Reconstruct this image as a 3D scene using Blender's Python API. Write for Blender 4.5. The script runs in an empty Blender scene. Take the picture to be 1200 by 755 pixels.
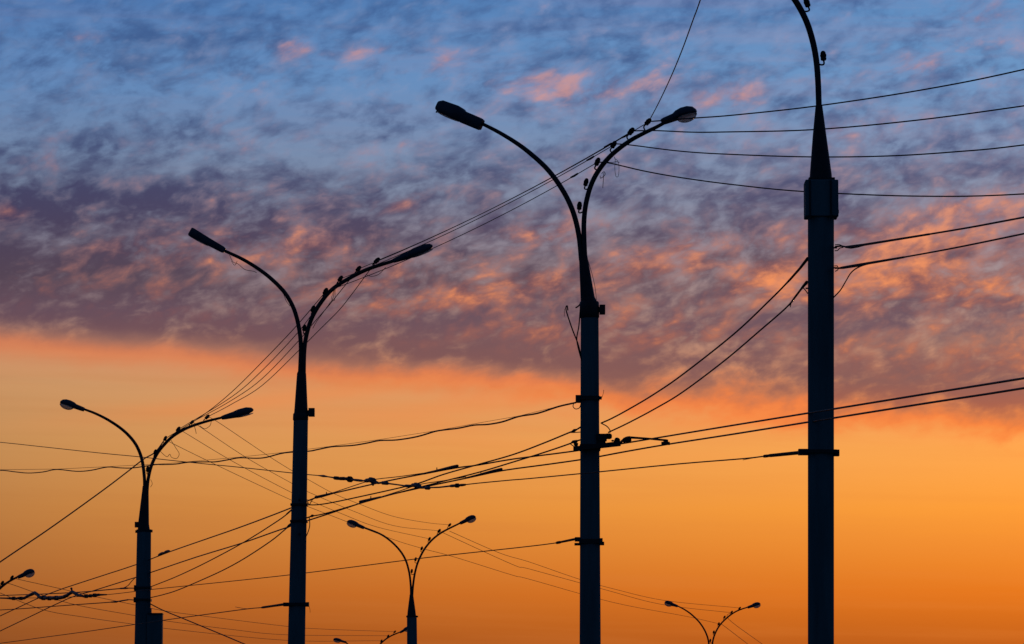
import bpy, math, random
from mathutils import Vector, Matrix
random.seed(7)
scene = bpy.context.scene
col = scene.collection
R = math.radians

# ------------------------------------------------------------------ camera
F = 6000.0                       # focal length in photograph pixels (1200 wide)
EYE = Vector((0, 0, 1.6))
PITCH = math.atan((1050 - 377.5) / F)
cam_data = bpy.data.cameras.new("camera")
cam_data.sensor_width = 36
cam_data.lens = 36 * F / 1200
cam_data.clip_start = 0.5
cam_data.clip_end = 30000
cam = bpy.data.objects.new("camera", cam_data)
col.objects.link(cam)
cam.location = EYE
cam.rotation_euler = (math.pi / 2 + PITCH, 0, 0)
scene.camera = cam
scene.view_settings.view_transform = 'Standard'
scene.view_settings.look = 'None'
scene.view_settings.exposure = 0
scene.view_settings.gamma = 1

# ------------------------------------------------------------------ sun (on the horizon, behind the lamps)
SUN_EL, SUN_AZ = R(1.0), R(9)
sun_data = bpy.data.lights.new("sun", 'SUN')
sun_data.energy = 0.12
sun_data.angle = R(0.5)
sun_data.color = (1.0, 0.5, 0.22)
sun = bpy.data.objects.new("sun", sun_data)
col.objects.link(sun)
sdir = Vector((math.sin(SUN_AZ) * math.cos(SUN_EL), math.cos(SUN_AZ) * math.cos(SUN_EL), math.sin(SUN_EL)))
sun.rotation_euler = sdir.to_track_quat('Z', 'Y').to_euler()
sun.location = (0, 0, 40)

# ------------------------------------------------------------------ world: dusk sky with a deck of broken cloud
world = bpy.data.worlds.new("World")
scene.world = world
world.use_nodes = True
NT = world.node_tree
NT.nodes.clear()


def lin(c):
    c = c / 255.0
    return c / 12.92 if c <= 0.04045 else ((c + 0.055) / 1.055) ** 2.4


def rgb(c):
    return (lin(c[0]), lin(c[1]), lin(c[2]), 1)


def put(sock, v):
    if isinstance(v, bpy.types.NodeSocket):
        NT.links.new(v, sock)
    elif v is not None:
        sock.default_value = v


def M(op, a, b=None, c=None, clamp=False):
    n = NT.nodes.new('ShaderNodeMath')
    n.operation = op
    n.use_clamp = clamp
    put(n.inputs[0], a)
    if b is not None: put(n.inputs[1], b)
    if c is not None: put(n.inputs[2], c)
    return n.outputs[0]


def smooth(x, a, b, lo=0.0, hi=1.0, kind='SMOOTHSTEP'):
    n = NT.nodes.new('ShaderNodeMapRange')
    n.interpolation_type = kind
    n.clamp = True
    put(n.inputs['Value'], x)
    for k, v in (('From Min', a), ('From Max', b), ('To Min', lo), ('To Max', hi)):
        n.inputs[k].default_value = v
    return n.outputs[0]


def mix(f, a, b):
    n = NT.nodes.new('ShaderNodeMix')
    n.data_type = 'RGBA'
    n.clamp_factor = True
    put(n.inputs[0], f)
    put(n.inputs[6], rgb(a) if isinstance(a, tuple) else a)
    put(n.inputs[7], rgb(b) if isinstance(b, tuple) else b)
    return n.outputs[2]


def ramp(z, stops, lo=0.0, hi=12.0, interp='LINEAR'):
    n = NT.nodes.new('ShaderNodeValToRGB')
    n.color_ramp.interpolation = interp
    put(n.inputs[0], smooth(z, lo, hi, kind='LINEAR'))
    cr = n.color_ramp
    while len(cr.elements) > 1:
        cr.elements.remove(cr.elements[-1])
    for i, (p, c) in enumerate(stops):
        q = (p - lo) / (hi - lo)
        e = cr.elements[0] if i == 0 else cr.elements.new(q)
        e.position = q
        e.color = rgb(c)
    return n.outputs[0]


def vec(x, y, z):
    n = NT.nodes.new('ShaderNodeCombineXYZ')
    put(n.inputs[0], x); put(n.inputs[1], y); put(n.inputs[2], z)
    return n.outputs[0]


def noise(v, scale=1.0, detail=6.0, rough=0.55, dist=0.0, color=False):
    n = NT.nodes.new('ShaderNodeTexNoise')
    n.noise_dimensions = '3D'
    put(n.inputs['Vector'], v)
    n.inputs['Scale'].default_value = scale
    n.inputs['Detail'].default_value = detail
    n.inputs['Roughness'].default_value = rough
    n.inputs['Distortion'].default_value = dist
    return n.outputs['Color'] if color else n.outputs['Fac']


def sky_xz(px, py):
    """direction of a photograph pixel in the sky's own coordinates"""
    v = Vector(((px - 600) / F, math.cos(PITCH) - (377.5 - py) / F * math.sin(PITCH), math.sin(PITCH) + (377.5 - py) / F * math.cos(PITCH))).normalized() * 60
    return v.x, v.z


def build_sky():
    tc = NT.nodes.new('ShaderNodeTexCoord')
    sep = NT.nodes.new('ShaderNodeSeparateXYZ')
    put(sep.inputs[0], tc.outputs['Generated'])
    X = M('MULTIPLY', sep.outputs[0], 60.0)
    Y = M('MULTIPLY', sep.outputs[1], 60.0)
    Z = M('MULTIPLY', sep.outputs[2], 60.0)
    Xc = M('MINIMUM', M('MAXIMUM', X, -10.0), 10.0)
    xr = smooth(Xc, -6.8, 6.2, kind='LINEAR')            # 0 away from the sun .. 1 towards it
    xw = M('POWER', xr, 0.78)

    def banks(items, coords):
        """sum of soft-edged cloud banks: (px, py, half-length, half-height, weight)"""
        tot = None
        for px, py, sx, sy, w in items:
            cx, cz = sky_xz(px, py)
            ax = M('MULTIPLY_ADD', coords[0], 100.0 / sx, -cx * 100.0 / sx)
            az = M('MULTIPLY_ADD', coords[1], 100.0 / sy, (-cz + 0.11 * cx) * 100.0 / sy)
            q = M('MULTIPLY_ADD', ax, ax, M('MULTIPLY', az, az))
            e = M('MULTIPLY', M('POWER', 2.718, M('MULTIPLY', q, -1.0)), w)
            tot = e if tot is None else M('ADD', tot, e)
        return tot

    # ---- clear sky behind the cloud
    cl_l = ramp(Z, [(0.0, (52, 26, 16)), (2.9, (132, 72, 33)), (3.6, (158, 95, 46)), (4.5, (176, 119, 67)), (5.3, (188, 138, 87)),
                    (5.9, (192, 146, 100)), (6.5, (192, 148, 112)), (7.2, (150, 142, 148)), (8.2, (122, 142, 168)),
                    (9.4, (82, 126, 180)), (10.4, (54, 100, 164)), (12, (44, 84, 146))])
    cl_r = ramp(Z, [(0.0, (120, 45, 15)), (2.9, (192, 92, 26)), (3.5, (228, 116, 27)), (4.5, (253, 157, 56)), (5.2, (254, 168, 80)),
                    (5.7, (246, 158, 90)), (6.3, (226, 156, 114)), (7.0, (190, 165, 150)), (8.0, (140, 155, 176)),
                    (9.4, (106, 150, 196)), (10.4, (92, 142, 194)), (12, (58, 104, 164))])
    clear = mix(xw, cl_l, cl_r)

    # ---- coordinates for the cloud fibres: flattened and drifting up to the right
    warp = noise(vec(M('MULTIPLY', X, 0.8), M('MULTIPLY', Y, 0.8), M('MULTIPLY', Z, 1.6)), 1.0, 3, 0.5, color=True)
    wsep = NT.nodes.new('ShaderNodeSeparateColor')
    put(wsep.inputs[0], warp)
    wx = M('SUBTRACT', wsep.outputs[0], 0.5)
    wz = M('SUBTRACT', wsep.outputs[1], 0.5)
    Xw = M('MULTIPLY_ADD', wx, 0.45, X)
    Zs = M('MULTIPLY_ADD', X, -0.11, Z)
    Zw = M('MULTIPLY_ADD', wz, 0.22, Zs)
    Zr = M('MULTIPLY_ADD', wz, 0.2, M('MULTIPLY_ADD', X, -0.2, Z))
    big = noise(vec(M('MULTIPLY_ADD', Xw, 0.6, 5.0), M('MULTIPLY', Y, 0.6), M('MULTIPLY', Zw, 1.5)), 1.0, 3, 0.5)
    med = noise(vec(M('MULTIPLY', Xw, 2.3), M('MULTIPLY', Y, 2.3), M('MULTIPLY', Zw, 4.2)), 1.0, 7, 0.54)
    med2 = noise(vec(M('MULTIPLY_ADD', Xw, 2.1, 31.0), M('MULTIPLY', Y, 2.1), M('MULTIPLY', Zr, 3.7)), 1.0, 6, 0.5)
    rip = noise(vec(M('MULTIPLY_ADD', Xw, 5.0, 11.0), M('MULTIPLY', Y, 5.0), M('MULTIPLY', Zr, 9.0)), 1.0, 5, 0.5)
    band = noise(vec(M('MULTIPLY', X, 0.16), M('MULTIPLY', Y, 0.16), M('MULTIPLY_ADD', X, 0.14, M('MULTIPLY', Z, 2.0))), 1.0, 4, 0.5)
    bars = noise(vec(M('MULTIPLY', X, 0.22), M('MULTIPLY', Y, 0.22), M('MULTIPLY_ADD', X, 0.1, M('MULTIPLY', Z, 5.0))), 1.0, 4, 0.55)

    # ---- how far above the lower edge of the deck
    edge = M('MULTIPLY_ADD', Xc, -0.078, 6.02)
    t = M('SUBTRACT', Z, edge)
    rag = smooth(xr, 0.05, 0.9, 0.2, 1.0)
    tn = M('ADD', t, M('MULTIPLY', rag, M('ADD', M('MULTIPLY', M('SUBTRACT', big, 0.5), 0.7), M('MULTIPLY', M('SUBTRACT', med, 0.5), 0.6))))

    # ---- glow of the thin lower fringe and of haze bars below it
    g = M('ADD', tn, 0.06)
    fringe = M('POWER', 2.718, M('MULTIPLY', M('MULTIPLY', g, g), smooth(g, -0.02, 0.02, -26.0, -30.0)))
    fr_col = mix(xw, (220, 104, 60), (250, 118, 52))
    skyc = mix(M('MULTIPLY', fringe, smooth(xr, 0.2, 0.7, 0.56, 0.68)), clear, fr_col)
    low_streak = M('MULTIPLY', smooth(band, 0.46, 0.66), M('MULTIPLY', smooth(Z, 4.9, 5.5), smooth(t, -0.5, -0.1, 1.0, 0.0)))
    low_streak = M('ADD', M('MULTIPLY', low_streak, smooth(xr, 0.2, 0.8, 0.25, 0.8)), banks([(320, 468, 210, 11, 0.8), (600, 468, 140, 12, 0.6), (900, 488, 140, 12, 0.7), (120, 408, 220, 8, 0.12)], (X, M('MULTIPLY_ADD', X, -0.11, Z))))
    skyc = mix(M('MULTIPLY', low_streak, 0.5), skyc, mix(xw, (224, 136, 80), (255, 134, 62)))
    skyc = mix(M('MULTIPLY', smooth(bars, 0.42, 0.72), smooth(Z, 3.0, 5.4, 0.18, 0.12)), skyc, mix(xw, (150, 94, 56), (236, 134, 56)))

    # ---- the deck itself
    dark_banks = banks([(150, 230, 230, 24, .18), (60, 330, 160, 40, .10), (380, 250, 60, 25, .06), (620, 400, 120, 36, .07), (1050, 440, 160, 22, .05), (980, 370, 90, 16, .10),
                        (320, 400, 140, 24, .10), (150, 158, 110, 14, .06), (1090, 200, 110, 16, .08), (880, 85, 120, 14, .06), (560, 40, 180, 10, .05),
                        (200, 40, 120, 10, .04), (300, 115, 260, 30, -.10), (430, 190, 140, 24, -.07), (760, 245, 80, 20, -.06), (1000, 20, 120, 14, -.06), (200, 195, 160, 14, -.06), (60, 100, 90, 26, -.08)], (X, Zs))
    tex = M('ADD', M('MULTIPLY', med, 0.58), M('MULTIPLY', rip, 0.42))
    dens = M('ADD', tex, smooth(t, 0.0, 4.0, 0.15, 0.0, 'LINEAR'))
    dens = M('ADD', dens, M('ADD', M('MULTIPLY', M('SUBTRACT', big, 0.5), 0.26), dark_banks))
    cov = M('MULTIPLY', smooth(dens, 0.38, 0.70), smooth(tn, -0.15, 0.27))
    cov = M('MULTIPLY', cov, smooth(t, 1.5, 4.2, 0.92, 0.84))
    veil = M('MULTIPLY', smooth(tn, -0.15, 0.3), smooth(t, 3.0, 4.6, 0.62, 0.05))
    dk_l = ramp(Z, [(5.5, (150, 80, 60)), (6.45, (112, 74, 80)), (6.8, (90, 68, 86)), (7.2, (70, 56, 76)), (7.8, (58, 51, 83)), (8.3, (52, 53, 92)),
                    (9.0, (58, 78, 122)), (10.3, (50, 86, 140)), (12, (40, 70, 120))])
    dk_r = ramp(Z, [(5.3, (196, 96, 56)), (6.0, (124, 88, 90)), (6.6, (100, 78, 94)), (7.4, (88, 70, 88)), (8.2, (70, 72, 108)),
                    (9.2, (58, 82, 130)), (10.3, (56, 90, 144)), (12, (44, 78, 128))])
    dark = mix(xr, dk_l, dk_r)
    vl_l = ramp(Z, [(6.3, (142, 98, 94)), (6.9, (114, 94, 112)), (7.8, (106, 102, 126)), (8.6, (108, 128, 160)), (9.6, (96, 138, 188))])
    vl_r = ramp(Z, [(5.6, (214, 122, 76)), (6.4, (168, 128, 118)), (7.2, (150, 124, 132)), (8.2, (132, 138, 164)), (9.6, (108, 150, 198))])
    out = mix(veil, skyc, mix(xr, vl_l, vl_r))
    out = mix(cov, out, dark)
    # pale wisps inside the deck
    pale = M('ADD', M('MULTIPLY', med2, 0.6), M('MULTIPLY', rip, 0.4))
    pale = M('ADD', pale, banks([(1060, 412, 150, 16, .14), (700, 290, 80, 20, .08), (200, 195, 180, 16, .08), (460, 190, 150, 24, .07), (850, 60, 120, 20, .05), (120, 280, 90, 12, .05), (180, 325, 200, 14, .05)], (X, Zs)))
    pale = M('MULTIPLY', smooth(pale, 0.44, 0.72), smooth(tn, 0.4, 1.1))
    pl = ramp(Z, [(6.0, (178, 136, 108)), (7.0, (142, 128, 130)), (8.0, (134, 146, 168)), (9.0, (124, 156, 196)), (10.5, (108, 154, 206))])
    out = mix(M('MULTIPLY', pale, smooth(xr, 0.0, 0.7, 0.42, 0.66)), out, pl)

    # ---- fibres still catching the sun
    lit_banks = banks([(345, 56, 26, 13, .20), (430, 62, 56, 12, .14), (528, 68, 28, 16, .17), (690, 104, 95, 18, .19), (845, 114, 55, 14, .20), (620, 95, 50, 14, .14), (1075, 78, 30, 11, .18),
                       (1150, 16, 50, 14, .16), (18, 26, 30, 9, .14), (100, 42, 40, 8, .12), (230, 36, 40, 10, .08), (640, 275, 60, 17, .14), (775, 302, 70, 22, .17), (535, 348, 70, 22, .11),
                       (905, 326, 60, 22, .18), (1040, 325, 110, 28, .20), (1120, 275, 90, 22, .16), (1165, 340, 70, 16, .18), (1160, 238, 60, 12, .22), (960, 276, 70, 10, .14), (640, 330, 70, 16, .10),
                       (360, 292, 70, 16, .08), (140, 284, 50, 10, .06), (12, 248, 24, 10, .18), (210, 300, 170, 40, .09), (300, 380, 260, 26, .05), (430, 322, 60, 16, .12), (1000, 150, 60, 12, .12), (720, 400, 120, 30, .07), (1000, 440, 200, 24, .08), (500, 400, 120, 20, .05), (1090, 490, 130, 14, .10), (470, 240, 20, 8, .14)], (X, Zs))
    lit_t = M('MULTIPLY', smooth(tn, 0.2, 0.8), smooth(t, 1.7, 3.0, 1.0, 0.62))
    hot = M('ADD', M('MULTIPLY', med2, 0.62), M('MULTIPLY', rip, 0.38))
    hot = M('ADD', hot, M('ADD', lit_banks, M('MULTIPLY', M('SUBTRACT', xr, 0.38), 0.07)))
    lit = M('MULTIPLY', smooth(hot, 0.47, 0.86), lit_t)
    lit_hi = ramp(Z, [(6.0, (250, 142, 76)), (7.2, (248, 148, 92)), (8.2, (238, 148, 106)), (9.4, (232, 150, 118)), (10.2, (208, 140, 128)), (11, (180, 140, 150))])
    lit_lo = ramp(Z, [(6.0, (214, 112, 68)), (7.2, (184, 104, 84)), (8.2, (168, 112, 110)), (9.4, (158, 136, 158)), (10.2, (140, 134, 166)), (11, (130, 134, 170))])
    lit_c = mix(smooth(hot, 0.58, 0.84), lit_lo, lit_hi)
    out = mix(M('MULTIPLY', lit, 0.9), out, mix(smooth(xr, 0.0, 0.4, 0.32, 0.0), lit_c, dark))

    # ---- away from the afterglow the same deck goes dusk blue
    away = smooth(sep.outputs[1], 0.55, 0.9, 1.0, 0.0)
    high = smooth(sep.outputs[2], 0.22, 0.6)
    out = mix(M('MAXIMUM', away, high), out, mix(cov, (38, 66, 104), (26, 42, 70)))

    sky = NT.nodes.new('ShaderNodeTexSky')
    sky.sky_type = 'NISHITA'
    sky.sun_disc = False
    sky.sun_elevation = SUN_EL
    sky.sun_rotation = SUN_AZ
    b1 = NT.nodes.new('ShaderNodeBackground')
    put(b1.inputs[0], sky.outputs[0])
    b1.inputs[1].default_value = 0.002
    b2 = NT.nodes.new('ShaderNodeBackground')
    put(b2.inputs[0], out)
    b2.inputs[1].default_value = 1.0
    add = NT.nodes.new('ShaderNodeAddShader')
    NT.links.new(b1.outputs[0], add.inputs[0])
    NT.links.new(b2.outputs[0], add.inputs[1])
    o = NT.nodes.new('ShaderNodeOutputWorld')
    NT.links.new(add.outputs[0], o.inputs[0])


build_sky()
#@@OBJECTS
# ------------------------------------------------------------------ materials
def material(name, base, rough=0.6, metallic=0.0, vary=0.25, scale=9.0, bump=0.0, streak=False, translucent=0.0):
    m = bpy.data.materials.new(name)
    m.use_nodes = True
    nt = m.node_tree
    bs = nt.nodes['Principled BSDF']
    bs.inputs['Roughness'].default_value = rough
    bs.inputs['Metallic'].default_value = metallic
    bs.inputs['Specular IOR Level'].default_value = 0.5 if translucent else 0.25
    tc = nt.nodes.new('ShaderNodeTexCoord')
    mp = nt.nodes.new('ShaderNodeMapping')
    mp.inputs['Scale'].default_value = (scale, scale, scale * (0.12 if streak else 1.0))
    nt.links.new(tc.outputs['Object'], mp.inputs[0])
    nz = nt.nodes.new('ShaderNodeTexNoise')
    nz.inputs['Detail'].default_value = 6
    nz.inputs['Roughness'].default_value = 0.65
    nz.inputs['Scale'].default_value = 1.0
    nt.links.new(mp.outputs[0], nz.inputs['Vector'])
    cr = nt.nodes.new('ShaderNodeValToRGB')
    cr.color_ramp.elements[0].position = 0.3
    cr.color_ramp.elements[1].position = 0.7
    cr.color_ramp.elements[0].color = tuple(c * (1 - vary) for c in base) + (1,)
    cr.color_ramp.elements[1].color = tuple(min(1, c * (1 + vary)) for c in base) + (1,)
    nt.links.new(nz.outputs['Fac'], cr.inputs[0])
    nt.links.new(cr.outputs[0], bs.inputs['Base Color'])
    if bump:
        bp = nt.nodes.new('ShaderNodeBump')
        bp.inputs['Strength'].default_value = bump
        bp.inputs['Distance'].default_value = 0.01
        nt.links.new(nz.outputs['Fac'], bp.inputs['Height'])
        nt.links.new(bp.outputs[0], bs.inputs['Normal'])
    if translucent:
        tr = nt.nodes.new('ShaderNodeBsdfTranslucent')
        tr.inputs[0].default_value = (0.92, 0.9, 0.86, 1)
        mx = nt.nodes.new('ShaderNodeMixShader')
        mx.inputs[0].default_value = translucent
        nt.links.new(bs.outputs[0], mx.inputs[1])
        nt.links.new(tr.outputs[0], mx.inputs[2])
        tp = nt.nodes.new('ShaderNodeBsdfTransparent')
        tp.inputs[0].default_value = (0.9, 0.9, 0.88, 1)
        m2 = nt.nodes.new('ShaderNodeMixShader')
        m2.inputs[0].default_value = 0.22
        nt.links.new(mx.outputs[0], m2.inputs[1])
        nt.links.new(tp.outputs[0], m2.inputs[2])
        nt.links.new(m2.outputs[0], nt.nodes['Material Output'].inputs[0])
    return m


MAT = {
    'concrete': material('painted_concrete', (0.050, 0.105, 0.115), 0.8, vary=0.35, scale=5, bump=0.25, streak=True),
    'steel': material('painted_steel', (0.016, 0.018, 0.022), 0.6, vary=0.4, scale=12, bump=0.15),
    'housing': material('lamp_housing_paint', (0.032, 0.042, 0.058), 0.45, vary=0.3, scale=14),
    'glass': material('frosted_lamp_glass', (0.45, 0.46, 0.44), 0.25, vary=0.15, scale=20, translucent=0.8),
    'porcelain': material('brown_porcelain', (0.010, 0.008, 0.007), 0.8, vary=0.3, scale=25),
    'cable': material('black_cable', (0.012, 0.012, 0.013), 0.7, vary=0.3, scale=30),
    'copper': material('weathered_copper', (0.030, 0.022, 0.016), 0.6, metallic=0.2, vary=0.3, scale=30),
    'asphalt': material('asphalt', (0.05, 0.05, 0.052), 0.9, vary=0.3, scale=2.0, bump=0.4),
    'paving': material('paving', (0.16, 0.155, 0.15), 0.85, vary=0.25, scale=3.0, bump=0.3),
    'kerbstone': material('kerbstone', (0.24, 0.235, 0.225), 0.85, vary=0.2, scale=4.0, bump=0.3),
    'paint': material('road_paint', (0.72, 0.72, 0.70), 0.7, vary=0.12, scale=6.0),
    'soil': material('dry_ground', (0.09, 0.08, 0.05), 0.95, vary=0.4, scale=0.6, bump=0.4),
}

# ------------------------------------------------------------------ geometry helpers
FWD = Vector((0, math.cos(PITCH), math.sin(PITCH)))
UPV = Vector((0, -math.sin(PITCH), math.cos(PITCH)))


def at(px, py, d):
    """the point of the place that stands d metres ahead and shows at photograph pixel (px, py)"""
    r = FWD + Vector((1, 0, 0)) * ((px - 600) / F) + UPV * ((377.5 - py) / F)
    return EYE + r * (d / r.y)


class MB:
    def __init__(self):
        self.v, self.f, self.s, self.starts = [], [], [], []

    def add(self, vs, fs, smooth_=True):
        o = len(self.v)
        self.v += [tuple(p) for p in vs]
        self.f += [tuple(i + o for i in f) for f in fs]
        self.s += [smooth_] * len(fs)

    def tube(self, pts, rad, n=8, caps=True, smooth_=True):
        self.starts.append((len(self.v), len(self.f)))
        pts = [Vector(p) for p in pts]
        if not hasattr(rad, '__len__'):
            rad = [rad] * len(pts)
        vs, fs = [], []
        ref = None
        for i, p in enumerate(pts):
            a = pts[max(i - 1, 0)]
            b = pts[min(i + 1, len(pts) - 1)]
            t = (b - a)
            t = t.normalized() if t.length > 1e-9 else Vector((0, 0, 1))
            if ref is None:
                ref = Vector((0, 0, 1)) if abs(t.z) < 0.9 else Vector((1, 0, 0))
            u = ref - t * ref.dot(t)
            u = u.normalized() if u.length > 1e-6 else t.orthogonal().normalized()
            ref = u
            w = t.cross(u)
            for k in range(n):
                a_ = 2 * math.pi * (k + 0.5) / n
                vs.append(p + (u * math.cos(a_) + w * math.sin(a_)) * rad[i])
        for i in range(len(pts) - 1):
            for k in range(n):
                fs.append((i * n + k, i * n + (k + 1) % n, (i + 1) * n + (k + 1) % n, (i + 1) * n + k))
        self.add(vs, fs, smooth_)
        if caps:
            o = len(vs)
            self.add(vs[:n], [tuple(range(n - 1, -1, -1))], False)
            self.add(vs[-n:], [tuple(range(n))], False)
        return self

    def box(self, c, ax, ay, az):
        """c centre; ax, ay, az half-axis vectors; edges chamfered"""
        self.starts.append((len(self.v), len(self.f)))
        k = 0.985
        ring = [(-1, -k), (-k, -1), (k, -1), (1, -k), (1, k), (k, 1), (-k, 1), (-1, k)]
        vs, fs = [], []
        for z, s in ((-1, 0.96), (-0.96, 1), (0.96, 1), (1, 0.96)):
            for x, y in ring:
                vs.append(c + ax * (x * s) + ay * (y * s) + az * z)
        for i in range(3):
            for j in range(8):
                fs.append((i * 8 + j, i * 8 + (j + 1) % 8, (i + 1) * 8 + (j + 1) % 8, (i + 1) * 8 + j))
        fs.append(tuple(range(7, -1, -1)))
        fs.append(tuple(range(24, 32)))
        self.add(vs, fs, False)
        return self

    def pixel_box(self, x0, y0, x1, y1, d, depth):
        """a block whose outline shows between two pixels, depth metres deep"""
        a, b = at(x0, y1, d), at(x1, y0, d)
        c = (a + b) / 2
        return self.box(c, Vector(((b.x - a.x) / 2, 0, 0)), Vector((0, depth / 2, 0)), Vector((0, 0, (b.z - a.z) / 2)))

    def lathe(self, base, axis, prof, n=10):
        axis = axis.normalized()
        return self.tube([base + axis * h for h, r in prof], [r for h, r in prof], n)

    def build(self, name, mat, parent=None, origin=None):
        me = bpy.data.meshes.new(name)
        if parent is not None:
            o = parent.matrix_world_origin if hasattr(parent, 'matrix_world_origin') else ORIGIN[parent.name]
            loc = Vector((0, 0, 0))
        else:
            o = Vector(origin) if origin is not None else Vector(self.v[0])
            loc = o
        me.from_pydata([tuple(Vector(p) - o) for p in self.v], [], self.f)
        me.polygons.foreach_set('use_smooth', self.s)
        me.materials.append(mat)
        me.update()
        ob = bpy.data.objects.new(name, me)
        col.objects.link(ob)
        ob.location = loc
        ORIGIN[ob.name] = o
        if parent is not None:
            ob.parent = parent
        return ob


ORIGIN = {}


def thing(name, label, cat, loc, group=None):
    o = bpy.data.objects.new(name, None)
    col.objects.link(o)
    o.location = loc
    o.empty_display_size = 0.3
    ORIGIN[o.name] = Vector(loc)
    return tag(o, label, cat, group)


def tag(o, label, cat, group=None):
    o['label'] = label
    o['category'] = cat
    if group:
        o['group'] = group
    return o


def struct(o):
    o['kind'] = 'structure'
    return o


def curve(pts, sub=6):
    """Catmull-Rom through tuples of any length"""
    if len(pts) < 3:
        return [tuple(p) for p in pts]
    out = []
    n = len(pts[0])
    for i in range(len(pts) - 1):
        p0 = pts[i - 1] if i else tuple(2 * a - b for a, b in zip(pts[0], pts[1]))
        p1, p2 = pts[i], pts[i + 1]
        p3 = pts[i + 2] if i + 2 < len(pts) else tuple(2 * a - b for a, b in zip(pts[-1], pts[-2]))
        for k in range(sub):
            t = k / sub
            out.append(tuple(0.5 * ((2 * p1[j]) + (-p0[j] + p2[j]) * t + (2 * p0[j] - 5 * p1[j] + 4 * p2[j] - p3[j]) * t * t
                                    + (-p0[j] + 3 * p1[j] - 3 * p2[j] + p3[j]) * t ** 3) for j in range(n)))
    out.append(tuple(pts[-1]))
    return out


# ------------------------------------------------------------------ ground, road and pavement (below the frame)
def sheet(name, pts, mat, z, thick=0.0):
    b = MB()
    n = len(pts)
    b.add([(x, y, z) for x, y in pts], [tuple(range(n))], False)
    if thick:
        b.add([(x, y, z) for x, y in pts] + [(x, y, z - thick) for x, y in pts],
              [((i + 1) % n, i, i + n, (i + 1) % n + n) for i in range(n)], False)
    return struct(b.build(name, mat, origin=(pts[0][0], pts[0][1], z)))


sheet('ground', [(-9000, -3000), (9000, -3000), (9000, 12000), (-9000, 12000)], MAT['soil'], 0.0)
# the kerb line bends with the row of lamps
KERB = [(9.0, 18), (6.4, 40), (3.6, 52), (0.2, 66), (-4.6, 85), (-9.0, 105), (-14.5, 130), (-26, 190), (-44, 300)]


def strip(offset0, offset1):
    return [(x + offset0, y) for x, y in KERB] + [(x + offset1, y) for x, y in reversed(KERB)]


sheet('road', strip(-11.0, -0.98), MAT['asphalt'], 0.004)
sheet('pavement', strip(-0.80, 4.2), MAT['paving'], 0.13, 0.13)
sheet('kerb', strip(-0.98, -0.803), MAT['kerbstone'], 0.14, 0.14)
for off in (-1.35, -6.0):
    sheet('road_marking', strip(off - 0.12, off), MAT['paint'], 0.008)


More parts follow.
